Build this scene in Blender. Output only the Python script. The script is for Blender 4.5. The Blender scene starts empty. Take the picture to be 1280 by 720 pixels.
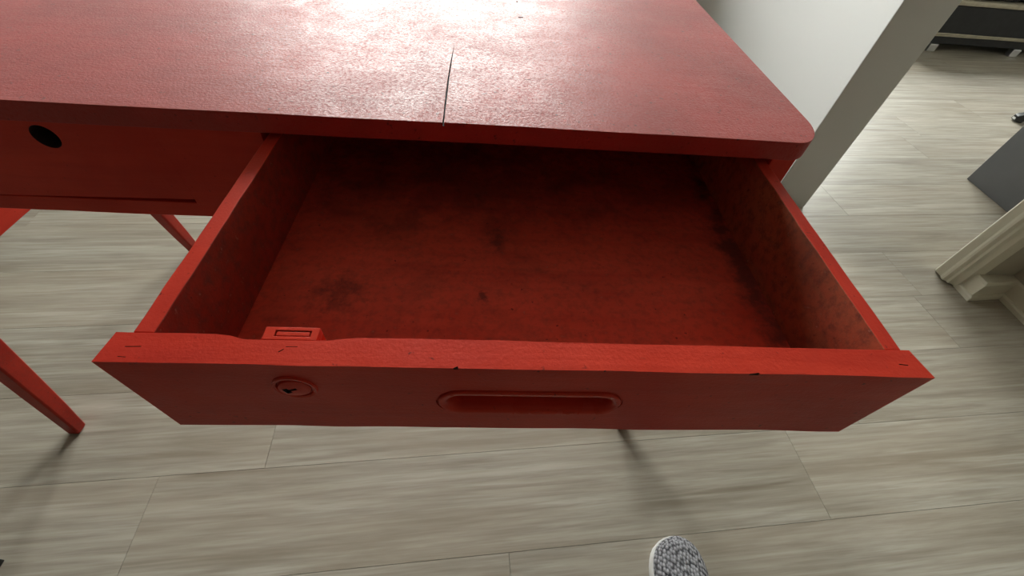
import bpy, bmesh, math, random
from mathutils import Matrix, Vector, noise
random.seed(7)
C = bpy.context.scene.collection
SC = bpy.context.scene

# ------------------------------------------------------------------ camera
CAM_H = 0.929
cam_d = bpy.data.cameras.new('camera')
cam_d.sensor_width = 36.0
cam_d.lens = 516.6 / 1280.0 * 36.0
cam_d.clip_start = 0.01
cam = bpy.data.objects.new('camera', cam_d)
C.objects.link(cam)
R = ((0.99766378, 0.03132531, 0.06070999),
     (-0.01488219, -0.76767285, 0.64066911),
     (0.06667457, -0.64007587, -0.76541321))
cam.matrix_world = Matrix(((R[0][0], -R[0][1], -R[0][2], 0.0),
                           (R[1][0], -R[1][1], -R[1][2], 0.0),
                           (R[2][0], -R[2][1], -R[2][2], CAM_H),
                           (0, 0, 0, 1)))
SC.camera = cam

# ------------------------------------------------------------------ world, daylight, exposure
world = bpy.data.worlds.new('overcast_sky')
SC.world = world
world.use_nodes = True
wb = world.node_tree.nodes['Background']
# even overcast above the horizon, dull ground below it
_t = world.node_tree
_tc = _t.nodes.new('ShaderNodeTexCoord')
_sx = _t.nodes.new('ShaderNodeSeparateXYZ')
_t.links.new(_tc.outputs['Generated'], _sx.inputs[0])
_mr = _t.nodes.new('ShaderNodeMapRange')
_mr.inputs[1].default_value = -0.02; _mr.inputs[2].default_value = 0.02
_t.links.new(_sx.outputs['Z'], _mr.inputs[0])
_mx = _t.nodes.new('ShaderNodeMix'); _mx.data_type = 'RGBA'
_mx.inputs[6].default_value = (0.16, 0.16, 0.14, 1)
_mx.inputs[7].default_value = (1.0, 0.99, 0.965, 1)
_t.links.new(_mr.outputs[0], _mx.inputs[0])
_t.links.new(_mx.outputs[2], wb.inputs[0])
wb.inputs[1].default_value = 14.0
SC.view_settings.view_transform = 'Standard'
SC.view_settings.look = 'None'
SC.view_settings.gamma = 1.0
SC.view_settings.use_curve_mapping = False
SC.view_settings.exposure = 1.72
SC.cycles.max_bounces = 10
SC.cycles.diffuse_bounces = 6

# window openings: (x0, x1, z0, z1) in the two outer walls
WALL_BACK_Y, WALL_FAR_Y = 2.9, 4.2
WIN1 = (-1.40, 0.45, 0.95, 2.40)
WIN2 = (1.9, 4.0, 1.0, 2.05)

WALL_LEFT_X = -3.3

def portal(name, win, y):
    l = bpy.data.lights.new(name, 'AREA')
    l.shape = 'RECTANGLE'
    l.size = win[1] - win[0]
    l.size_y = win[3] - win[2]
    l.cycles.is_portal = True
    o = bpy.data.objects.new(name, l)
    C.objects.link(o)
    o.location = ((win[0] + win[1]) / 2, y, (win[2] + win[3]) / 2)
    o.rotation_euler = (math.radians(-90), 0, 0)
    return o
portal('window_daylight', WIN1, WALL_BACK_Y + 0.17)
portal('window_daylight', WIN2, WALL_FAR_Y + 0.17)

# ------------------------------------------------------------------ node helpers
class N:
    def __init__(s, name):
        s.m = bpy.data.materials.new(name)
        s.m.use_nodes = True
        s.t = s.m.node_tree
        s.b = s.t.nodes['Principled BSDF']
    def node(s, typ, **kw):
        n = s.t.nodes.new(typ)
        for k, v in kw.items():
            if k in n.inputs.keys() if isinstance(k, str) else False:
                n.inputs[k].default_value = v
            else:
                setattr(n, k, v)
        return n
    def link(s, a, b):
        s.t.links.new(a, b)
    def coords(s, scale=(1, 1, 1), rot=(0, 0, 0), kind='Object', offset=None):
        tc = s.node('ShaderNodeTexCoord')
        mp = s.node('ShaderNodeMapping')
        mp.inputs['Scale'].default_value = scale
        mp.inputs['Rotation'].default_value = rot
        src = tc.outputs[kind]
        if offset is not None:
            ad = s.node('ShaderNodeVectorMath')
            ad.operation = 'ADD'
            s.link(src, ad.inputs[0]); s.link(offset, ad.inputs[1])
            src = ad.outputs[0]
        s.link(src, mp.inputs['Vector'])
        return mp.outputs[0]
    def noise(s, vec, scale, detail=4, rough=0.55, dist=0.0):
        n = s.node('ShaderNodeTexNoise')
        n.inputs['Scale'].default_value = scale
        n.inputs['Detail'].default_value = detail
        n.inputs['Roughness'].default_value = rough
        n.inputs['Distortion'].default_value = dist
        s.link(vec, n.inputs['Vector'])
        return n.outputs['Fac']
    def ramp(s, fac, stops):
        r = s.node('ShaderNodeValToRGB')
        els = r.color_ramp.elements
        while len(els) < len(stops):
            els.new(0.5)
        for e, (p, c) in zip(els, stops):
            e.position = p
            e.color = (*c, 1) if len(c) == 3 else c
        s.link(fac, r.inputs[0])
        return r.outputs[0]
    def mix(s, fac, a, b, mode='MIX'):
        m = s.node('ShaderNodeMix')
        m.data_type = 'RGBA'
        m.blend_type = mode
        for sock, v in ((m.inputs[0], fac), (m.inputs[6], a), (m.inputs[7], b)):
            if hasattr(v, 'is_linked'):
                s.link(v, sock)
            else:
                sock.default_value = (*v, 1) if isinstance(v, tuple) and len(v) == 3 else v
        return m.outputs[2]
    def map(s, v, a, b, c, d):
        m = s.node('ShaderNodeMapRange')
        for i, x in enumerate((a, b, c, d)):
            m.inputs[i + 1].default_value = x
        s.link(v, m.inputs[0])
        return m.outputs[0]
    def bump(s, h, strength, dist, prev=None):
        b = s.node('ShaderNodeBump')
        b.inputs['Strength'].default_value = strength
        b.inputs['Distance'].default_value = dist
        s.link(h, b.inputs['Height'])
        if prev is not None:
            s.link(prev, b.inputs['Normal'])
        return b.outputs[0]
    def set(s, color=None, rough=None, normal=None, **kw):
        for nm, v in (('Base Color', color), ('Roughness', rough), ('Normal', normal)):
            if v is None:
                continue
            if hasattr(v, 'is_linked'):
                s.link(v, s.b.inputs[nm])
            else:
                s.b.inputs[nm].default_value = (*v, 1) if isinstance(v, tuple) and len(v) == 3 else v
        for k, v in kw.items():
            s.b.inputs[k.replace('_', ' ')].default_value = v
        return s.m

RED_A, RED_B = (0.57, 0.048, 0.026), (0.45, 0.028, 0.015)

def red_paint(name, grain_axis=0, dirt=0.0, rough=(0.30, 0.48), haze=0.0, spec=0.12, dark_patches=(), specks=0.0, rscale=9.0, grain_amt=0.35, base=(RED_A, RED_B), bump=0.25):
    n = N(name)
    v = n.coords()
    st = [70.0, 70.0, 70.0]
    st[grain_axis] = 5.0
    vg = n.coords(tuple(st))
    big = n.noise(v, 7.0, 5, 0.6)
    col = n.ramp(big, [(0.30, base[1]), (0.62, base[0])])
    grain = n.noise(vg, 1.0, 4, 0.6, 0.3)
    col = n.mix(n.map(grain, 0.40, 0.75, 0.0, grain_amt), col, (0.30, 0.016, 0.012))
    # specks and small chips of dark dirt
    sp = n.noise(v, 210.0, 2, 0.5)
    col = n.mix(n.map(sp, 0.70 - specks, 0.78 - specks, 0.0, 0.75), col, (0.055, 0.012, 0.010))
    if dirt > 0:
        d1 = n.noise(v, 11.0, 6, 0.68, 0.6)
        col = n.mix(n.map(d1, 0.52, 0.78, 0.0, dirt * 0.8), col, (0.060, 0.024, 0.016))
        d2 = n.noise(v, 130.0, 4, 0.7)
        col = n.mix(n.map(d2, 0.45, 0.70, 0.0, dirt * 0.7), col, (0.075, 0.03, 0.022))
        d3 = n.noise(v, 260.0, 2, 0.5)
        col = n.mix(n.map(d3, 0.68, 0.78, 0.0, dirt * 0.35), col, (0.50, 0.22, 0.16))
    for (sx, sy, rx, ry, amt, edge) in dark_patches:
        # a dark patch with its own outline: distance from its middle, frayed by noise
        mp = n.node('ShaderNodeMapping'); mp.vector_type = 'POINT'
        mp.inputs['Location'].default_value = (-sx / rx, -sy / ry, 0)
        mp.inputs['Scale'].default_value = (1 / rx, 1 / ry, 0)
        n.link(v, mp.inputs['Vector'])
        ln = n.node('ShaderNodeVectorMath'); ln.operation = 'LENGTH'
        n.link(mp.outputs[0], ln.inputs[0])
        sm = n.node('ShaderNodeMath'); sm.operation = 'ADD'
        n.link(ln.outputs['Value'], sm.inputs[0])
        n.link(n.map(n.noise(v, 70.0 * edge, 5, 0.7), 0.25, 0.75, -0.55, 0.85), sm.inputs[1])
        col = n.mix(n.map(sm.outputs[0], 0.35, 1.05, amt, 0.0), col, (0.055, 0.022, 0.018))
    rn = n.noise(v, rscale, 6, 0.72, 0.4)
    ro = n.map(rn, 0.30, 0.70, rough[0], rough[1])
    if specks > 0:       # pores and scuffs break the sheen
        ad = n.node('ShaderNodeMath'); ad.operation = 'ADD'; ad.use_clamp = True
        n.link(ro, ad.inputs[0]); n.link(n.map(n.noise(v, 330.0, 3, 0.7), 0.46, 0.66, 0.0, 0.22), ad.inputs[1])
        ro = ad.outputs[0]
    b1 = n.bump(n.noise(v, 420.0, 3, 0.6), bump, 0.0008)
    b2 = n.bump(grain, bump * 3.0 * grain_amt, 0.0012, b1)
    b3 = n.bump(n.noise(v, 38.0, 3, 0.5), bump * 0.5, 0.002, b2)
    return n.set(col, ro, b3, Specular_IOR_Level=spec, Sheen_Weight=haze, Sheen_Roughness=0.5)

def plain(name, color, rough=0.5, metallic=0.0, bscale=None, bstr=0.1, var=0.0, vscale=6.0):
    n = N(name)
    v = n.coords()
    c = color
    if var > 0:
        c = n.ramp(n.noise(v, vscale, 4, 0.6), [(0.3, tuple(x * (1 - var) for x in color)), (0.7, tuple(min(1, x * (1 + var)) for x in color))])
    nm = None
    if bscale:
        nm = n.bump(n.noise(v, bscale, 3, 0.6), bstr, 0.001)
    return n.set(c, rough, nm, Metallic=metallic)

def wood_floor():
    n = N('grey_wood_plank')
    oi = n.node('ShaderNodeObjectInfo')
    mul = n.node('ShaderNodeVectorMath'); mul.operation = 'SCALE'
    cmb = n.node('ShaderNodeCombineXYZ')
    n.link(oi.outputs['Random'], cmb.inputs[0]); n.link(oi.outputs['Random'], cmb.inputs[1]); n.link(oi.outputs['Random'], cmb.inputs[2])
    n.link(cmb.outputs[0], mul.inputs[0]); mul.inputs['Scale'].default_value = 37.0
    off = mul.outputs[0]
    v1 = n.coords((1.6, 17.0, 1.0), offset=off)
    v2 = n.coords((7.0, 150.0, 1.0), offset=off)
    v3 = n.coords((1.0, 5.0, 1.0), offset=off)
    band = n.noise(v1, 1.0, 5, 0.58, 0.7)
    fine = n.noise(v2, 1.0, 3, 0.6, 0.2)
    col = n.ramp(band, [(0.30, (0.215, 0.182, 0.136)), (0.44, (0.345, 0.312, 0.255)), (0.58, (0.41, 0.380, 0.32)), (0.74, (0.50, 0.48, 0.42))])
    col = n.mix(n.map(fine, 0.42, 0.72, 0.0, 0.65), col, (0.24, 0.21, 0.165))
    mid = n.noise(n.coords((2.4, 62.0, 1.0), offset=off), 1.0, 4, 0.65, 0.5)
    col = n.mix(n.map(mid, 0.48, 0.70, 0.0, 0.55), col, (0.20, 0.172, 0.132))
    col = n.mix(n.map(mid, 0.46, 0.28, 0.0, 0.40), col, (0.55, 0.53, 0.475))
    warm = n.noise(v3, 1.3, 3, 0.5)
    col = n.mix(n.map(warm, 0.4, 0.7, 0.0, 0.28), col, (0.40, 0.33, 0.25))
    tint = n.map(oi.outputs['Random'], 0, 1, 0.93, 1.05)
    tv = n.node('ShaderNodeVectorMath'); tv.operation = 'SCALE'
    n.link(col, tv.inputs[0]); n.link(tint, tv.inputs['Scale'])
    nm = n.bump(fine, 0.18, 0.0008)
    return n.set(tv.outputs[0], n.map(fine, 0.3, 0.7, 0.36, 0.50), nm)

M = {}
M['top'] = red_paint('red_desktop_paint', 0, 0.0, (0.45, 0.60), haze=0.12, spec=0.25, specks=0.03, rscale=22.0, grain_amt=0.15, base=((0.37, 0.030, 0.021), (0.26, 0.021, 0.015)), bump=0.55)
M['red_x'] = red_paint('red_paint_grain_across', 0)
M['red_y'] = red_paint('red_paint_grain_deep', 1)
M['red_z'] = red_paint('red_paint_grain_upright', 2)
M['leg'] = red_paint('red_paint_dark_legs', 2, 0.35, base=((0.40, 0.032, 0.018), (0.26, 0.018, 0.011)))  # legs: darker base than the other red paint, plus dirt
M['red_in'] = red_paint('red_paint_dirty', 0, 0.75, (0.5, 0.7), base=((0.56, 0.070, 0.040), (0.43, 0.046, 0.026)))
M['drawer_floor'] = red_paint('red_paint_stained_darkened', 0, 0.6, (0.5, 0.7), base=((0.56, 0.070, 0.040), (0.43, 0.046, 0.026)),
                              dark_patches=((-0.127, 0.222, 0.030, 0.026, 0.55, 1.0), (-0.0037, 0.226, 0.006, 0.010, 0.7, 2.0), (0.0085, 0.297, 0.012, 0.022, 0.6, 1.5),
                                      (0.250, 0.280, 0.022, 0.20, 0.75, 0.6), (-0.02, 0.40, 0.25, 0.10, 0.45, 0.4)))  # smudges, then a dark right-hand strip and a wide darkening across the back
M['red_in_left'] = red_paint('red_paint_dirty_shaded', 1, 0.9, (0.55, 0.75), base=((0.27, 0.034, 0.019), (0.17, 0.022, 0.013)))  # left inner side: dirt, with its shade put into the darker base
M['red_in_side'] = red_paint('red_paint_browned', 1, 1.0, (0.55, 0.75), base=((0.34, 0.095, 0.045), (0.20, 0.055, 0.027)))
M['red_smooth'] = red_paint('red_paint_on_metal', 0, 0.0, (0.22, 0.34), bump=0.12)
M['hole'] = plain('keyhole_dark', (0.02, 0.006, 0.005), 0.7)
M['crack'] = plain('crack_brown', (0.10, 0.030, 0.020), 0.8)
M['raw'] = plain('bare_wood', (0.30, 0.15, 0.08), 0.8, bscale=200, var=0.3, vscale=60)
M['wall'] = plain('white_wall_paint', (0.54, 0.542, 0.535), 0.75, bscale=260, bstr=0.06)
M['cream'] = plain('cream_wall_paint', (0.46, 0.43, 0.35), 0.75, bscale=260, bstr=0.06)
M['taupe'] = plain('taupe_wall_paint', (0.23, 0.205, 0.17), 0.8, bscale=260, bstr=0.06)
M['trimp'] = plain('cream_trim_paint', (0.72, 0.69, 0.57), 0.40, bscale=60, bstr=0.05)
M['ceil'] = plain('ceiling_paint', (0.55, 0.54, 0.52), 0.85, bscale=200, bstr=0.05)
M['floor'] = wood_floor()
M['sub'] = plain('plank_joint_dark', (0.07, 0.062, 0.05), 0.9)
M['sofa'] = plain('charcoal_upholstery', (0.022, 0.022, 0.024), 0.85, bscale=500, bstr=0.3, var=0.2, vscale=30)
M['beige'] = plain('beige_piping', (0.42, 0.38, 0.30), 0.8, bscale=400, bstr=0.2, var=0.15, vscale=25)
M['steel'] = plain('brushed_steel', (0.62, 0.62, 0.63), 0.3, 1.0)
M['grey'] = plain('dark_grey_laminate', (0.14, 0.146, 0.158), 0.5, bscale=600, bstr=0.05, var=0.06)
M['black'] = plain('black_plastic', (0.012, 0.012, 0.013), 0.35)
M['white'] = plain('white_plastic', (0.75, 0.75, 0.74), 0.4)

def knit():
    n = N('grey_chunky_knit')
    v = n.coords((1, 0.62, 1), (0, 0, 0.5))
    vo = n.node('ShaderNodeTexVoronoi')
    vo.inputs['Scale'].default_value = 190.0
    vo.inputs['Randomness'].default_value = 0.45
    n.link(v, vo.inputs['Vector'])
    d = vo.outputs['Distance']
    big = n.noise(v, 45.0, 3, 0.6)
    c = n.ramp(d, [(0.0, (0.46, 0.46, 0.49)), (0.45, (0.30, 0.30, 0.325)), (0.68, (0.03, 0.03, 0.036))])
    c = n.mix(n.map(big, 0.4, 0.7, 0, 0.35), c, (0.20, 0.20, 0.22))
    inv = n.map(d, 0.0, 0.8, 1.0, 0.0)
    b = n.bump(inv, 0.9, 0.004)
    b = n.bump(n.noise(v, 900.0, 2, 0.6), 0.4, 0.001, b)
    return n.set(c, 0.9, b)
M['knit'] = knit()

def glass():
    m = bpy.data.materials.new('window_glass')
    m.use_nodes = True
    t = m.node_tree
    t.nodes.clear()
    out = t.nodes.new('ShaderNodeOutputMaterial')
    tr = t.nodes.new('ShaderNodeBsdfTransparent')
    tr.inputs[0].default_value = (0.95, 0.97, 0.96, 1)
    gl = t.nodes.new('ShaderNodeBsdfGlossy')
    gl.inputs['Roughness'].default_value = 0.02
    mx = t.nodes.new('ShaderNodeMixShader')
    mx.inputs[0].default_value = 0.06
    t.links.new(tr.outputs[0], mx.inputs[1]); t.links.new(gl.outputs[0], mx.inputs[2])
    t.links.new(mx.outputs[0], out.inputs[0])
    return m
M['glass'] = glass()

# ------------------------------------------------------------------ mesh helpers
def link(name, me, mat, parent=None, bevel=0.0, seg=2, smooth=True):
    o = bpy.data.objects.new(name, me)
    if not me.materials:
        me.materials.append(mat)
    C.objects.link(o)
    if parent is not None:
        o.parent = parent
        o.matrix_parent_inverse = Matrix.Translation(-parent_loc(parent))
    if bevel > 0:
        b = o.modifiers.new('soft_edges', 'BEVEL')
        b.width = bevel; b.segments = seg; b.limit_method = 'ANGLE'; b.angle_limit = math.radians(38)
        b.harden_normals = True
    if smooth:
        for p in me.polygons:
            p.use_smooth = True
        try:
            me.set_sharp_from_angle(angle=math.radians(35))
        except Exception:
            pass
    return o

def parent_loc(p):
    # parts are modelled in world coordinates; only the Empties stand away from the origin
    return Vector(p.location) if p.type == 'EMPTY' else Vector()

def to_mesh(bm, name):
    bmesh.ops.recalc_face_normals(bm, faces=bm.faces)
    me = bpy.data.meshes.new(name)
    bm.to_mesh(me)
    bm.free()
    return me

def add_box(bm, x0, x1, y0, y1, z0, z1):
    r = bmesh.ops.create_cube(bm, size=1.0)
    bmesh.ops.scale(bm, vec=(x1 - x0, y1 - y0, z1 - z0), verts=r['verts'])
    bmesh.ops.translate(bm, vec=((x0 + x1) / 2, (y0 + y1) / 2, (z0 + z1) / 2), verts=r['verts'])
    return r['verts']

def box(name, x0, x1, y0, y1, z0, z1, mat, parent=None, bevel=0.0, seg=2):
    bm = bmesh.new()
    add_box(bm, x0, x1, y0, y1, z0, z1)
    return link(name, to_mesh(bm, name), mat, parent, bevel, seg)

def prism(pts, lo, hi, axis='Z'):
    bm = bmesh.new()
    def P(a, b, c):
        return {'Z': (a, b, c), 'Y': (a, c, b), 'X': (c, a, b)}[axis]
    lower = [bm.verts.new(P(a, b, lo)) for a, b in pts]
    upper = [bm.verts.new(P(a, b, hi)) for a, b in pts]
    k = len(pts)
    bm.faces.new(lower); bm.faces.new(upper)
    for i in range(k):
        bm.faces.new((lower[i], lower[(i + 1) % k], upper[(i + 1) % k], upper[i]))
    return bm

def loft(rings, cap=True):
    bm = bmesh.new()
    vs = [[bm.verts.new(p) for p in r] for r in rings]
    k = len(rings[0])
    for a, b in zip(vs, vs[1:]):
        for i in range(k):
            bm.faces.new((a[i], a[(i + 1) % k], b[(i + 1) % k], b[i]))
    if cap:
        bm.faces.new(vs[0]); bm.faces.new(vs[-1])
    return bm

def cut(o, bm, mat=None):
    """subtract the solid in bm from object o, for good"""
    me = to_mesh(bm, 'cutter')
    if mat is not None:
        me.materials.append(mat)
    c = bpy.data.objects.new('cutter', me)
    C.objects.link(c)
    mods = [(m.width, m.segments) for m in o.modifiers]
    o.modifiers.clear()
    md = o.modifiers.new('cut', 'BOOLEAN')
    md.operation = 'DIFFERENCE'; md.object = c; md.solver = 'EXACT'; md.use_self = True; md.material_mode = 'TRANSFER'
    dg = bpy.context.evaluated_depsgraph_get()
    dg.update()
    new = bpy.data.meshes.new_from_object(o.evaluated_get(dg))
    o.modifiers.clear()
    o.data = new
    bpy.data.objects.remove(c)
    for w, sgm in mods:
        b = o.modifiers.new('soft_edges', 'BEVEL')
        b.width = w; b.segments = sgm; b.limit_method = 'ANGLE'; b.angle_limit = math.radians(38)
        b.harden_normals = True

def worn_board(name, x0, x1, y0, y1, z0, z1, mat, parent, n=24, jit=0.0004, bevel=0.0012, axis=0, seed=0):
    """a board cut along its length whose long edges wander a little, as old timber does"""
    rings = []
    for i in range(n + 1):
        t = i / n
        def j(k):
            return jit * 2 * noise.noise(Vector((t * 17 + seed * 3.1, k * 5.3, seed)))
        if axis == 0:
            x = x0 + (x1 - x0) * t
            rings.append([(x, y0 + j(0), z0 + j(1)), (x, y1 + j(2), z0 + j(3)), (x, y1 + j(4), z1 + j(5) * 0.6), (x, y0 + j(6), z1 + j(7) * 0.6)])
        else:
            y = y0 + (y1 - y0) * t
            rings.append([(x0 + j(0), y, z0 + j(1)), (x1 + j(2), y, z0 + j(3)), (x1 + j(4), y, z1 + j(5) * 0.6), (x0 + j(6), y, z1 + j(7) * 0.6)])
    return link(name, to_mesh(loft(rings), name), mat, parent, bevel, 2)

def empty(name, loc, label, cat, group=None):
    o = bpy.data.objects.new(name, None)
    o.empty_display_size = 0.1
    C.objects.link(o)
    o.location = loc
    o['label'] = label; o['category'] = cat
    if group:
        o['group'] = group
    return o

def struct(o):
    o['kind'] = 'structure'
    return o

# ------------------------------------------------------------------ room shell
X0, X1, Y0, Y1, H = WALL_LEFT_X, 5.0, -4.6, 4.2, 2.6
floor = struct(box('floor', X0 - 0.15, X1 + 0.15, Y0 - 0.15, Y1 + 0.15, -0.05, -0.012, M['sub']))
# planks run 4.6 degrees off the desk's front edge
ANG = math.radians(4.6)
ROW, LEN = 0.1915, 1.372
ca, sa = math.cos(ANG), math.sin(ANG)
bm = bmesh.new()
add_box(bm, 0.0004, LEN - 0.0004, 0.0004, ROW - 0.0004, -0.012, 0.0)
plank_me = to_mesh(bm, 'plank')
plank_me.materials.append(M['floor'])
known = {-2: 0.067, -1: -0.625, 0: -0.425, 1: 0.03, 2: 1.434, 3: 0.72, 4: 1.437}
rest = bmesh.new()
for k in range(-32, 26):
    v0 = (-0.067 * sa + 0.311 * ca) + k * ROW
    off = known.get(k, (k * 0.53 + 0.31 * math.sin(k * 2.3)) % LEN)
    for i in range(-5, 6):
        u0 = off + i * LEN
        cs = [(u * ca - v * sa, u * sa + v * ca) for u in (u0, u0 + LEN) for v in (v0, v0 + ROW)]
        if max(c[0] for c in cs) < X0 or min(c[0] for c in cs) > X1 or max(c[1] for c in cs) < Y0 or min(c[1] for c in cs) > Y1:
            continue
        cx_ = sum(c[0] for c in cs) / 4; cy_ = sum(c[1] for c in cs) / 4
        if cx_ > 2.5 and cy_ < 0.6:
            continue          # beyond the side wall, never part of either room
        mw = Matrix.Translation((u0 * ca - v0 * sa, u0 * sa + v0 * ca, 0)) @ Matrix.Rotation(ANG, 4, 'Z')
        if cy_ < -0.7 or cx_ < -2.7:
            # far behind the camera or far left: joined into one piece
            bmesh.ops.transform(rest, matrix=mw, verts=add_box(rest, 0.0004, LEN - 0.0004, 0.0004, ROW - 0.0004, -0.012, 0.0))
            continue
        p = bpy.data.objects.new('plank', plank_me)
        C.objects.link(p)
        p.parent = floor
        p.matrix_world = mw
ro_ = link('planking', to_mesh(rest, 'planking'), M['floor'], floor)
ro_['kind'] = 'stuff'

struct(box('ceiling', X0 - 0.15, X1 + 0.15, Y0 - 0.15, Y1 + 0.15, H, H + 0.1, M['ceil']))
struct(box('wall_left', X0 - 0.15, X0, Y0 - 0.15, Y1 + 0.15, 0, H, M['taupe']))
struct(box('wall_front', X0, 1.645, Y0 - 0.15, Y0, 0, H, M['taupe']))
struct(box('wall_right', 1.038, 1.189, 1.222, WALL_FAR_Y, 0, H, M['wall'], bevel=0.003))
struct(box('wall_side', 1.645, 1.77, Y0 - 0.15, 0.836, 0, H, M['cream']))
struct(box('wall_doorway', 1.53, X1, 0.836, 0.905, 0, H, M['cream']))
struct(box('wall_outer', X1, X1 + 0.15, 0.836, Y1 + 0.15, 0, H, M['wall']))

def window_wall(name, xa, xb, y, win):
    bm = bmesh.new()
    add_box(bm, xa, win[0], y, y + 0.15, 0, H)
    add_box(bm, win[1], xb, y, y + 0.15, 0, H)
    add_box(bm, win[0], win[1], y, y + 0.15, 0, win[2])
    add_box(bm, win[0], win[1], y, y + 0.15, win[3], H)
    return struct(link(name, to_mesh(bm, name), M['wall']))
window_wall('wall_back', X0, 1.038, WALL_BACK_Y, WIN1)
window_wall('wall_far', 1.189, X1, WALL_FAR_Y, WIN2)

def window(name, win, y, n):
    bm = bmesh.new()
    t = 0.05
    add_box(bm, win[0], win[0] + t, y + 0.05, y + 0.11, win[2], win[3])
    add_box(bm, win[1] - t, win[1], y + 0.05, y + 0.11, win[2], win[3])
    add_box(bm, win[0] + t, win[1] - t, y + 0.05, y + 0.11, win[2], win[2] + t)
    add_box(bm, win[0] + t, win[1] - t, y + 0.05, y + 0.11, win[3] - t, win[3])
    for i in range(1, n):
        x = win[0] + (win[1] - win[0]) * i / n
        add_box(bm, x - 0.03, x + 0.03, y + 0.05, y + 0.11, win[2] + t, win[3] - t)
    f = struct(link(name, to_mesh(bm, name), M['white']))
    for i in range(n):
        xa = win[0] + (win[1] - win[0]) * i / n + (t if i == 0 else 0.03)
        xb = win[0] + (win[1] - win[0]) * (i + 1) / n - (t if i == n - 1 else 0.03)
        box('pane', xa, xb, y + 0.078, y + 0.082, win[2] + t, win[3] - t, M['glass'], f)
    box('window_sill', win[0] - 0.04, win[1] + 0.04, y - 0.06, y + 0.05, win[2] - 0.03, win[2] - 0.001, M['white'], f, 0.004)
    return f
window('window_1', WIN1, WALL_BACK_Y, 2)
window('window_2', WIN2, WALL_FAR_Y, 3)

# door casing at the end of the short wall, skirting with a shoe strip beside it
case_pts = [(1.497, 0.914), (1.492, 0.908), (1.492, 0.884), (1.486, 0.874), (1.486, 0.867), (1.495, 0.861), (1.495, 0.853), (1.505, 0.850), (1.511, 0.838), (1.545, 0.834), (1.545, 0.914)]
casing = struct(link('trim_1', to_mesh(prism(case_pts, 0.004, 2.1), 'trim_1'), M['trimp'], None, 0.0008, 1, smooth=False))

def skirt_profile(d, h):
    # (out from wall, up)
    return [(0, 0), (d, 0), (d, 0.013), (d - 0.004, 0.017), (d - 0.010, 0.017), (d - 0.010, h - 0.007), (d - 0.016, h), (0, h)]
def sweep(name, path, prof, mat):
    """prof points (out, up) swept along a plan path with mitred corners; out = left of travel"""
    rings = []
    for i, p in enumerate(path):
        p = Vector((*p, 0))
        dirs = []
        if i > 0: dirs.append((p - Vector((*path[i - 1], 0))).normalized())
        if i < len(path) - 1: dirs.append((Vector((*path[i + 1], 0)) - p).normalized())
        nrm = [Vector((-d.y, d.x, 0)) for d in dirs]
        m = sum(nrm, Vector()) / len(nrm)
        m = m / m.dot(nrm[0])
        rings.append([tuple(p + m * a + Vector((0, 0, b))) for a, b in prof])
    bm = loft(rings)
    return link(name, to_mesh(bm, name), mat, smooth=False)
# plan line of the wall foot: up the side wall, along the short wall, round its end
struct(sweep('baseboard_side', [(1.677, Y0), (1.677, 0.846), (1.559, 0.834), (1.559, 0.845)], skirt_profile(0.047, 0.068), M['trimp']))

# ------------------------------------------------------------------ desk
TOP, UND = 0.740, 0.7215
DX0, DX1, DY0, DY1 = -0.850, 0.3145, 0.3440, 0.872
CEN = (DX0 + DX1) / 2
desk = empty('desk', (CEN, 0.608, 0), 'red painted wooden desk with its right drawer pulled open', 'desk')

# top: rounded corners, slightly wandering front edge, one long crack from the front edge
pts = []
def arc(cx, cy, a0, a1, rx, ry, n=10):
    for i in range(n + 1):
        a = math.radians(a0 + (a1 - a0) * i / n)
        pts.append((cx + rx * math.cos(a), cy + ry * math.sin(a)))
rx, ry = 0.030, 0.045
arc(DX0 + rx, DY0 + ry, 180, 270, rx, ry)
for i in range(1, 40):
    x = DX0 + rx + (DX1 - DX0 - 2 * rx) * i / 40
    pts.append((x, DY0 + 0.0012 * noise.noise(Vector((x * 9, 1.7, 0))) + 0.0012 * math.sin((x + 0.2) * 5.0)))
arc(DX1 - rx, DY0 + ry, 270, 360, rx, ry)
arc(DX1 - rx, DY1 - ry, 0, 90, rx, ry)
arc(DX0 + rx, DY1 - ry, 90, 180, rx, ry)
top = link('desktop', to_mesh(prism(pts, UND, TOP), 'desktop'), M['top'], desk, 0.0018, 2)
cr = [(-0.0432, 0.335), (-0.0416, 0.335), (-0.0428, 0.36), (-0.0438, 0.40), (-0.0450, 0.44), (-0.0456, 0.48), (-0.0462, 0.525),
      (-0.0464, 0.48), (-0.0462, 0.44), (-0.0454, 0.40), (-0.0438, 0.36)]
cut(top, prism(cr, TOP - 0.003, TOP + 0.01), M['hole'])
for x, y, w, a in ((0.0335, 0.6265, 0.0062, 5), (0.0300, 0.690, 0.003, 80)):
    nk = bmesh.new()       # small dents in the top
    bmesh.ops.transform(nk, matrix=Matrix.Translation((x, y, 0)) @ Matrix.Rotation(math.radians(a), 4, 'Z'), verts=add_box(nk, -w / 2, w / 2, -0.0011, 0.0011, TOP - 0.0012, TOP + 0.01))
    cut(top, nk, M['hole'])

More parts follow.
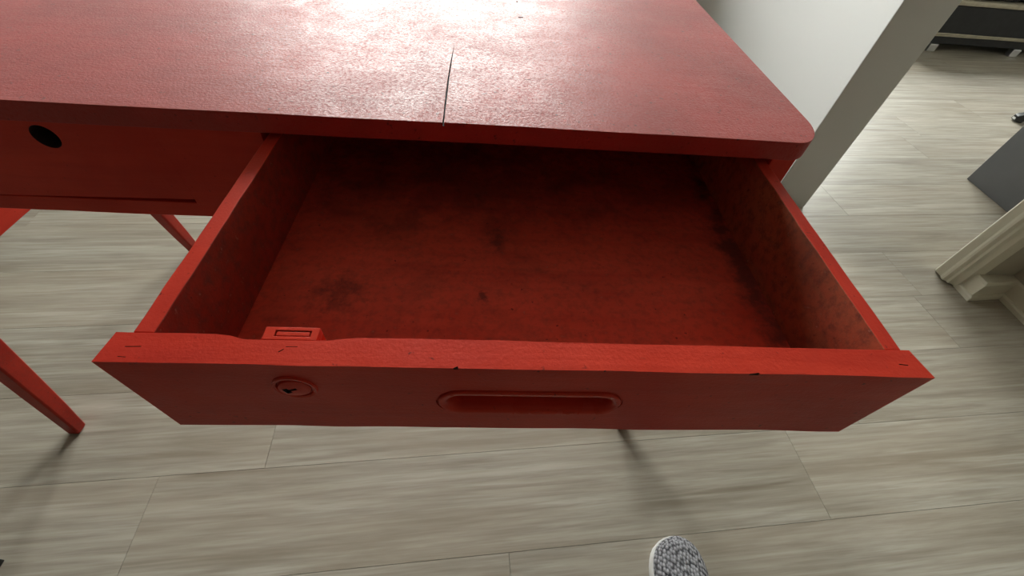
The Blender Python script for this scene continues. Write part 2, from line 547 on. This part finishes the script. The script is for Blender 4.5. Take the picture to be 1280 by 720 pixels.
# carcass
def panel(name, *a, mat='red_x', bevel=0.0012):
    return box(name, *a, M[mat], desk, bevel)
panel('side_panel', DX0 + 0.004, DX0 + 0.036, 0.370, 0.850, 0.615, UND, mat='red_y')
panel('side_panel', 0.2732, 0.2970, 0.370, 0.850, 0.615, UND, mat='red_y')
panel('back_panel', DX0 + 0.036, 0.2730, 0.832, 0.850, 0.615, UND)
panel('divider', -0.2595, -0.2445, 0.368, 0.832, 0.634, UND, mat='red_y')
panel('front_stile', 0.2732, 0.2970, 0.350, 0.370, 0.633, UND, mat='red_z')
panel('front_stile', DX0 + 0.004, -0.7975, 0.350, 0.370, 0.633, UND, mat='red_z')
panel('front_stile', -0.3035, -0.2075, 0.3480, 0.3680, 0.633, UND, mat='red_x', bevel=0.0002)
worn_board('bottom_rail', DX0 + 0.004, 0.2970, 0.350, 0.374, 0.6145, 0.633, M['red_x'], desk, 40, 0.0006, 0.0012, 0, 3)
panel('drawer_runner', -0.2440, -0.2075, 0.374, 0.832, 0.615, 0.633, mat='red_y')
panel('drawer_runner', 0.2560, 0.2730, 0.374, 0.832, 0.615, 0.633, mat='red_y')
panel('drawer_runner', -0.3000, -0.2600, 0.374, 0.832, 0.615, 0.633, mat='red_y')
panel('drawer_runner', -0.8140, -0.7900, 0.374, 0.832, 0.615, 0.633, mat='red_y')

# legs: tapered, square with softened arrises, raked to front and back
def leg(fx, fy, tx, ty):
    rings = []
    for i in range(9):
        t = i / 8
        x, y, z = fx + (tx - fx) * t, fy + (ty - fy) * t, 0.615 * t
        sx = 0.0115 + (0.020 - 0.0115) * t ** 0.8
        sy = 0.0115 + (0.0245 - 0.0115) * t ** 0.8
        if i == 0:
            sx *= 0.86; sy *= 0.86
        rings.append([(x + sx * a, y + sy * b, z) for a, b in ((-1, -1), (1, -1), (1, 1), (-1, 1))])
    rings.insert(1, [(fx + 0.0115 * a, fy + 0.0115 * b, 0.004) for a, b in ((-1, -1), (1, -1), (1, 1), (-1, 1))])
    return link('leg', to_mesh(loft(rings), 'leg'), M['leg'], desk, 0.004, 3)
FLX, FRX, TLX, TRX = -0.860, 0.325, -0.832, 0.283
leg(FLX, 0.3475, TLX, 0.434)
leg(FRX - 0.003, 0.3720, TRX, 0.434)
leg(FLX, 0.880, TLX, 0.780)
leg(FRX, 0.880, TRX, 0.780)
for x in (-0.8395, 0.2955):
    worn_board('stretcher', x - 0.0105, x + 0.0105, 0.398, 0.822, 0.388, 0.478, M['red_y'], desk, 16, 0.0005, 0.002, 1, 5)

# closed left drawer: front with an empty round lock hole
ld = worn_board('drawer', -0.7965, -0.3036, 0.3480, 0.3670, 0.6395, 0.7210, M['red_x'], desk, 30, 0.0001, 0.0002, 0, 9)
for v in ld.data.vertices:      # its lower edge sags towards the left
    if v.co.z < 0.66:
        v.co.z -= 0.0045 * (-0.3036 - v.co.x) / 0.2
bm = bmesh.new()
def disc_prism(cx, cz, r, y0, y1, n=32):
    return prism([(cx + r * math.cos(2 * math.pi * i / n), cz + r * math.sin(2 * math.pi * i / n)) for i in range(n)], y0, y1, 'Y')
bm.free()
cut(ld, disc_prism(-0.3995, 0.7040, 0.0112, 0.33, 0.38), M['hole'])
def sub(name, parent, *a, mat='red_y', bevel=0.0008):
    return box(name, *a, M[mat], parent, bevel)
sub('drawer_side', ld, -0.7850, -0.7740, 0.3672, 0.800, 0.6340, 0.7180)
sub('drawer_side', ld, -0.3250, -0.3140, 0.3672, 0.800, 0.6390, 0.7180)
sub('drawer_back', ld, -0.7738, -0.3252, 0.788, 0.800, 0.6390, 0.7100)
sub('drawer_bottom', ld, -0.7738, -0.3252, 0.3672, 0.7878, 0.6410, 0.6460)

# open right drawer
ZT, ZB = 0.7170, 0.6290
FY, BY, NY = 0.1163, 0.1355, 0.1327
plan = []
def wob(x, s):
    return 0.0007 * noise.noise(Vector((x * 22, s, 0.3)))
nseg = 60
for i in range(nseg + 1):
    x = -0.2125 + 0.4885 * i / nseg
    plan.append((x, FY + wob(x, 2.2)))
xs = [0.2760 - 0.4885 * i / nseg for i in range(nseg + 1)]
for x in xs:
    y = BY
    if -0.150 < x < -0.077:
        if x < -0.140: f = (x + 0.150) / 0.010
        elif x > -0.093: f = (-0.077 - x) / 0.016
        else: f = 1
        y = BY - (BY - NY) * f
    if abs(x - 0.0) < 0.3:
        plan.append((x, y + wob(x, 7.1) * 0.8))
bm = prism(plan, ZB, ZT)
for v in bm.verts:      # wandering top and bottom arrises, ends eased
    v.co.z += 0.0008 * noise.noise(Vector((v.co.x * 14, v.co.y * 40, v.co.z * 9)))
    if v.co.x > 0.2755 or v.co.x < -0.212:
        if v.co.y > 0.13:
            v.co.x += -0.004 if v.co.x > 0 else 0.002
drw = link('drawer', to_mesh(bm, 'drawer'), M['red_x'], desk, 0.0013, 2)

def stadium(cx, cz, half, r, y, n=12):
    out = []
    for s, a0 in ((1, -90), (-1, 90)):
        for i in range(n + 1):
            a = math.radians(a0 + 180 * i / n)
            out.append((cx + s * (half) + r * math.cos(a), y, cz + r * math.sin(a)))
    return out
HX, HZ, HH = 0.0310, 0.6725, 0.0445
cut(drw, loft([stadium(HX, HZ, HH, 0.0172, 0.10), stadium(HX, HZ, HH, 0.0172, FY + 0.0012)]))
cut(drw, loft([stadium(HX, HZ, HH, 0.0122, 0.10), stadium(HX, HZ, HH, 0.0122, FY + 0.0135)]))
rim = loft([stadium(HX, HZ, HH, 0.0160, FY + 0.0012), stadium(HX, HZ, HH, 0.0157, FY - 0.0006), stadium(HX, HZ, HH, 0.0148, FY - 0.0014),
            stadium(HX, HZ, HH, 0.0126, FY - 0.0014), stadium(HX, HZ, HH, 0.0106, FY - 0.0004), stadium(HX, HZ, HH, 0.0096, FY + 0.0014),
            stadium(HX, HZ, HH, 0.0090, FY + 0.0035), stadium(HX, HZ, HH, 0.0082, FY + 0.0105), stadium(HX, HZ, HH - 0.004, 0.0065, FY + 0.0112)], cap=False)
rim.faces.new([v for v in list(rim.verts)[-26:]])
link('recessed_handle', to_mesh(rim, 'recessed_handle'), M['red_smooth'], drw)

# chips and old tool marks along the top arris
chips = bmesh.new()
for x, y, w, d, a in ((-0.1965, 0.1262, 0.0085, 0.0005, 2), (-0.1990, 0.1196, 0.0045, 0.0004, -4), (-0.1110, 0.1282, 0.0065, 0.0004, 1), (-0.1160, 0.1256, 0.0030, 0.0006, 40),
                      (-0.0162, 0.1164, 0.0026, 0.0016, 25), (0.1610, 0.1160, 0.0060, 0.0016, 8), (0.2610, 0.1248, 0.0060, 0.0007, -6), (0.0700, 0.1161, 0.0018, 0.0010, 20)):
    vs = add_box(chips, -w / 2, w / 2, -d / 2, d / 2, ZT - 0.0014, ZT + 0.004)
    bmesh.ops.transform(chips, matrix=Matrix.Translation((x, y, 0)) @ Matrix.Rotation(math.radians(a), 4, 'Z'), verts=vs)
cut(drw, chips, M['crack'])

# lock: cylinder on the face, body let into the back edge
def circ(cx, cz, r, y, n=32, tilt=0.0):
    return [(cx + r * math.cos(2 * math.pi * i / n), y + tilt * math.cos(2 * math.pi * i / n), cz + r * math.sin(2 * math.pi * i / n)) for i in range(n)]
LX, LZ = -0.1135, 0.6910
cyl = loft([circ(LX, LZ, 0.0132, FY + 0.001), circ(LX, LZ, 0.0130, FY - 0.0008), circ(LX, LZ, 0.0122, FY - 0.0016), circ(LX, LZ, 0.0108, FY - 0.0014),
            circ(LX, LZ, 0.0102, FY + 0.0004), circ(LX, LZ, 0.0096, FY + 0.0004), circ(LX, LZ, 0.0090, FY - 0.0016, tilt=0.0008), circ(LX, LZ, 0.0060, FY - 0.0020, tilt=0.0006)])
lc = link('lock_cylinder', to_mesh(cyl, 'lock_cylinder'), M['red_smooth'], drw)
kb = bmesh.new()
add_box(kb, LX - 0.0058, LX + 0.0012, FY - 0.0060, FY - 0.0003, LZ - 0.0012, LZ + 0.0010)
add_box(kb, LX - 0.0066, LX - 0.0032, FY - 0.0060, FY - 0.0003, LZ - 0.0034, LZ + 0.0026)
bmesh.ops.rotate(kb, cent=(LX, FY, LZ), matrix=Matrix.Rotation(math.radians(-14), 3, 'Y'), verts=kb.verts)
cut(lc, kb, M['hole'])
lb = box('lock_body', -0.1300, -0.0985, NY + 0.0003, NY + 0.0092, 0.6860, 0.7168, M['red_smooth'], drw, 0.0006)
bm = bmesh.new(); add_box(bm, -0.1235, -0.1030, NY + 0.0027, NY + 0.0067, 0.7125, 0.73)
cut(lb, bm)
box('lock_bolt', -0.1228, -0.1036, NY + 0.0031, NY + 0.0062, 0.7120, 0.7166, M['red_smooth'], drw, 0.0006)

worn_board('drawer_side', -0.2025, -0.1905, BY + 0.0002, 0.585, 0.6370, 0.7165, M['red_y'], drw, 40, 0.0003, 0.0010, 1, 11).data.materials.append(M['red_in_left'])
worn_board('drawer_side', 0.2560, 0.2675, BY + 0.0002, 0.585, 0.6370, 0.7165, M['red_y'], drw, 40, 0.0003, 0.0010, 1, 13).data.materials.append(M['red_in_side'])
for o in drw.children:      # inner faces of the sides are browned and dirty, the left darkened for shade
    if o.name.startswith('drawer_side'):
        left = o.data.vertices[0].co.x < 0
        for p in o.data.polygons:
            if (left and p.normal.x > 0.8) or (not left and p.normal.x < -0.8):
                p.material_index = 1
sub('drawer_back', drw, -0.1903, 0.2558, 0.573, 0.585, 0.6370, 0.7120, mat='red_in')
sub('drawer_bottom', drw, -0.1903, 0.2558, BY + 0.0002, 0.5728, 0.6410, 0.6470, mat='drawer_floor', bevel=0)

# ------------------------------------------------------------------ far room: sofa, cabinet, chair
SXA, SXB, SY0, SY1 = 2.62, 4.55, 2.985, 3.86
sofa = empty('sofa', ((SXA + SXB) / 2, (SY0 + SY1) / 2, 0), 'charcoal sofa with beige piping on short metal feet', 'sofa')
def sp(name, *a, mat='sofa', bevel=0.015, seg=3):
    return box(name, *a, M[mat], sofa, bevel, seg)
sp('base', SXA, SXB, SY0 + 0.012, SY1, 0.045, 0.098, bevel=0.006)
sp('front_panel', SXA, SXB, SY0, SY1, 0.108, 0.262, bevel=0.010)
def piping(z, y, r):
    rings = []
    for i in range(41):
        x = SXA + (SXB - SXA) * i / 40
        dz = 0.004 * noise.noise(Vector((x * 5, z * 30, 0)))
        rings.append([(x, y + r * math.cos(a), z + dz + r * math.sin(a)) for a in (k * math.pi / 4 for k in range(8))])
    return link('piping', to_mesh(loft(rings), 'piping'), M['beige'], sofa)
piping(0.1065, SY0 + 0.003, 0.0055)
piping(0.0965, SY0 + 0.006, 0.0055)
sp('seat_band', SXA, SXB, SY0 - 0.004, SY1, 0.264, 0.292, mat='beige', bevel=0.010)
for i in range(3):
    w = (SXB - SXA - 0.36) / 3
    sp('seat_cushion', SXA + 0.18 + i * w + 0.004, SXA + 0.18 + (i + 1) * w - 0.004, SY0 + 0.01, SY1 - 0.20, 0.294, 0.43, bevel=0.04, seg=4)
    sp('back_cushion', SXA + 0.18 + i * w + 0.004, SXA + 0.18 + (i + 1) * w - 0.004, SY1 - 0.34, SY1 - 0.19, 0.434, 0.80, bevel=0.05, seg=4)
for x in (SXA, SXB - 0.17):
    sp('armrest', x, x + 0.17, SY0 + 0.002, SY1 - 0.02, 0.294, 0.60, bevel=0.035, seg=4)
sp('backrest', SXA + 0.172, SXB - 0.172, SY1 - 0.185, SY1 - 0.02, 0.294, 0.82, bevel=0.03, seg=4)
for x in (2.945, 3.545, 4.15):
    for y in (SY0 + 0.02, SY1 - 0.06):
        b = prism([(x - 0.030, y - 0.022), (x + 0.030, y - 0.022), (x + 0.022, y + 0.022), (x - 0.022, y + 0.022)], 0.0, 0.046)
        link('foot', to_mesh(b, 'foot'), M['steel'], sofa, 0.004, 2)

cab = empty('cabinet', (2.30, 1.17, 0), 'dark grey cabinet standing on the floor beyond the doorway', 'cabinet')
def cb(name, *a, bevel=0.0015):
    return box(name, *a, M['grey'], cab, bevel)
cb('side_panel', 2.043, 2.061, 0.955, 1.470, 0.0, 0.72)
cb('side_panel', 2.542, 2.560, 0.955, 1.470, 0.0, 0.72)
cb('top', 2.043, 2.560, 0.955, 1.470, 0.7205, 0.740)
cb('bottom', 2.0612, 2.5418, 0.965, 1.4480, 0.06, 0.078)
cb('back_panel', 2.0612, 2.5418, 0.957, 0.964, 0.06, 0.72)
cb('plinth', 2.0612, 2.5418, 1.415, 1.430, 0.0, 0.0595)
for i in range(2):
    a = 2.0630 + i * 0.2396
    d = cb('door', a, a + 0.2376, 1.4500, 1.4680, 0.064, 0.716)
    xk = a + (0.205 if i == 0 else 0.032)
    box('door_handle', xk - 0.005, xk + 0.005, 1.4682, 1.490, 0.40, 0.52, M['steel'], d, 0.003)

ch = empty('office_chair', (3.035, 1.985, 0), 'black office chair with a low four-armed base beside the grey cabinet', 'chair')
CX, CYc = 3.035, 1.985
for i in range(4):
    a = math.radians(170 + 90 * i)
    d = Vector((math.cos(a), math.sin(a), 0)); s = Vector((-d.y, d.x, 0))
    rings = []
    for t, w, z0, z1 in ((0.02, 0.026, 0.055, 0.11), (0.10, 0.026, 0.045, 0.095), (0.22, 0.025, 0.018, 0.060), (0.29, 0.024, 0.004, 0.038), (0.305, 0.018, 0.006, 0.030)):
        c = Vector((CX, CYc, 0)) + d * t
        rings.append([tuple(c - s * w + Vector((0, 0, z0))), tuple(c + s * w + Vector((0, 0, z0))), tuple(c + s * w * 0.75 + Vector((0, 0, z1))), tuple(c - s * w * 0.75 + Vector((0, 0, z1)))])
    l = link('base_arm', to_mesh(loft(rings), 'base_arm'), M['black'], ch, 0.005, 2)
    c = Vector((CX, CYc, 0)) + d * 0.3062
    q = [tuple(c - s * 0.010 + Vector((0, 0, 0.011))), tuple(c + s * 0.010 + Vector((0, 0, 0.011))), tuple(c + s * 0.009 + Vector((0, 0, 0.020))), tuple(c - s * 0.009 + Vector((0, 0, 0.020)))]
    q2 = [tuple(Vector(p) - d * 0.012) for p in q]
    link('lit_end_cap', to_mesh(loft([q, q2]), 'lit_end_cap'), M['white'], l)  # the tip's highlight is put into this white colour
    c = Vector((CX, CYc, 0)) + d * 0.27
    link('glide', to_mesh(loft([[(c.x + 0.016 * math.cos(k * math.pi / 8), c.y + 0.016 * math.sin(k * math.pi / 8), z) for k in range(16)] for z in (0.0, 0.006)]), 'glide'), M['black'], l)
def zcyl(name, prof, mat, n=24):
    return link(name, to_mesh(loft([[(CX + r * math.cos(2 * math.pi * k / n), CYc + r * math.sin(2 * math.pi * k / n), z) for k in range(n)] for r, z in prof]), name), mat, ch)
zcyl('gas_column', [(0.034, 0.035), (0.034, 0.20), (0.024, 0.202), (0.024, 0.415)], M['black'])
box('seat', CX - 0.24, CX + 0.24, CYc - 0.23, CYc + 0.23, 0.416, 0.49, M['black'], ch, 0.03, 4)
box('backrest', CX + 0.20, CX + 0.26, CYc - 0.22, CYc + 0.22, 0.56, 1.02, M['black'], ch, 0.025, 4)
box('back_support', CX + 0.2605, CX + 0.280, CYc - 0.03, CYc + 0.03, 0.40, 0.80, M['black'], ch, 0.006, 2)

# ------------------------------------------------------------------ knitted shoe at the front
shoe = empty('knit_shoe', (0.37, 0.0, 0), 'grey knitted shoe with a pale sole edge, toe pointing to the desk', 'shoe')
L0, L1 = -0.150, 0.140
def half_widths(t):
    # (left, right) half widths about the centre line
    tbl = [(0.0, 0.012, 0.012), (0.03, 0.026, 0.026), (0.10, 0.034, 0.034), (0.30, 0.036, 0.036), (0.50, 0.042, 0.041), (0.70, 0.050, 0.050),
           (0.82, 0.052, 0.049), (0.90, 0.047, 0.042), (0.95, 0.038, 0.033), (0.985, 0.022, 0.020), (1.0, 0.006, 0.006)]
    for (a, l0, r0), (b, l1, r1) in zip(tbl, tbl[1:]):
        if a <= t <= b:
            f = (t - a) / (b - a)
            return l0 + (l1 - l0) * f, r0 + (r1 - r0) * f
    return tbl[-1][1:]
def height(t):
    tbl = [(0.0, 0.060), (0.05, 0.082), (0.20, 0.088), (0.35, 0.092), (0.5, 0.088), (0.65, 0.074), (0.8, 0.060), (0.9, 0.052), (0.96, 0.044), (1.0, 0.030)]
    for (a, l0), (b, l1) in zip(tbl, tbl[1:]):
        if a <= t <= b:
            return l0 + (l1 - l0) * (t - a) / (b - a)
    return tbl[-1][1]
def centre(t):
    return 0.365 + 0.017 * t * t
ts = [0, 0.01, 0.03, 0.06, 0.1] + [0.15 + 0.05 * i for i in range(14)] + [0.84, 0.88, 0.91, 0.94, 0.96, 0.975, 0.988, 0.996, 1.0]
rings = []
for t in ts:
    l, r = half_widths(t); h = height(t); y = L0 + (L1 - L0) * t; c = centre(t)
    ring = []
    for k in range(25):
        a = math.pi * k / 24
        cs, sn = math.cos(a), math.sin(a)
        x = (r if cs > 0 else l) * math.copysign(abs(cs) ** 0.75, cs)
        ring.append((c + x, y, 0.016 + (h - 0.016) * sn ** 0.8))
    rings.append(ring)
up = link('upper', to_mesh(loft(rings), 'upper'), M['knit'], shoe)
ss = up.modifiers.new('smooth', 'SUBSURF'); ss.levels = 1; ss.render_levels = 1
# sole: outline a touch wider, standing proud round the toe
def outline(grow):
    le, ri = [], []
    for t in ts:
        l, r = half_widths(t); y = L0 + (L1 - L0) * t + grow * (1 if t > 0.97 else (-1 if t < 0.02 else 0)); c = centre(t)
        le.append((c - l - grow, y)); ri.append((c + r + grow * 0.6, y))
    return ri + le[::-1]
def ol(grow, z):
    return [(x, y, z) for x, y in outline(grow)]
so = link('sole', to_mesh(loft([ol(0.0005, 0.0), ol(0.0015, 0.004), ol(0.0018, 0.014), ol(0.0010, 0.020), ol(-0.004, 0.021)]), 'sole'), M['white'], shoe)
# collar of the shoe opening
rings = []
for i in range(24):
    a = 2 * math.pi * i / 24
    c = Vector((0.365 + 0.026 * math.cos(a), -0.085 + 0.045 * math.sin(a), 0.088 + 0.004 * math.sin(a)))
    d = Vector((math.cos(a), math.sin(a), 0))
    rings.append([tuple(c + d * 0.005 * math.cos(b) + Vector((0, 0, 0.008 * math.sin(b)))) for b in (k * math.pi / 4 for k in range(8))])
rings.append(rings[0])
link('collar', to_mesh(loft(rings, cap=False), 'collar'), M['knit'], shoe)

# small black box by the left edge of the photograph
pb = empty('small_box', (-0.90, 0.075, 0), 'small black box on the floor in front of the left leg', 'box')
box('body', -0.98, -0.836, 0.030, 0.113, 0.0, 0.022, M['black'], pb, 0.002)
box('lid', -0.979, -0.837, 0.031, 0.112, 0.0222, 0.030, M['black'], pb, 0.002)
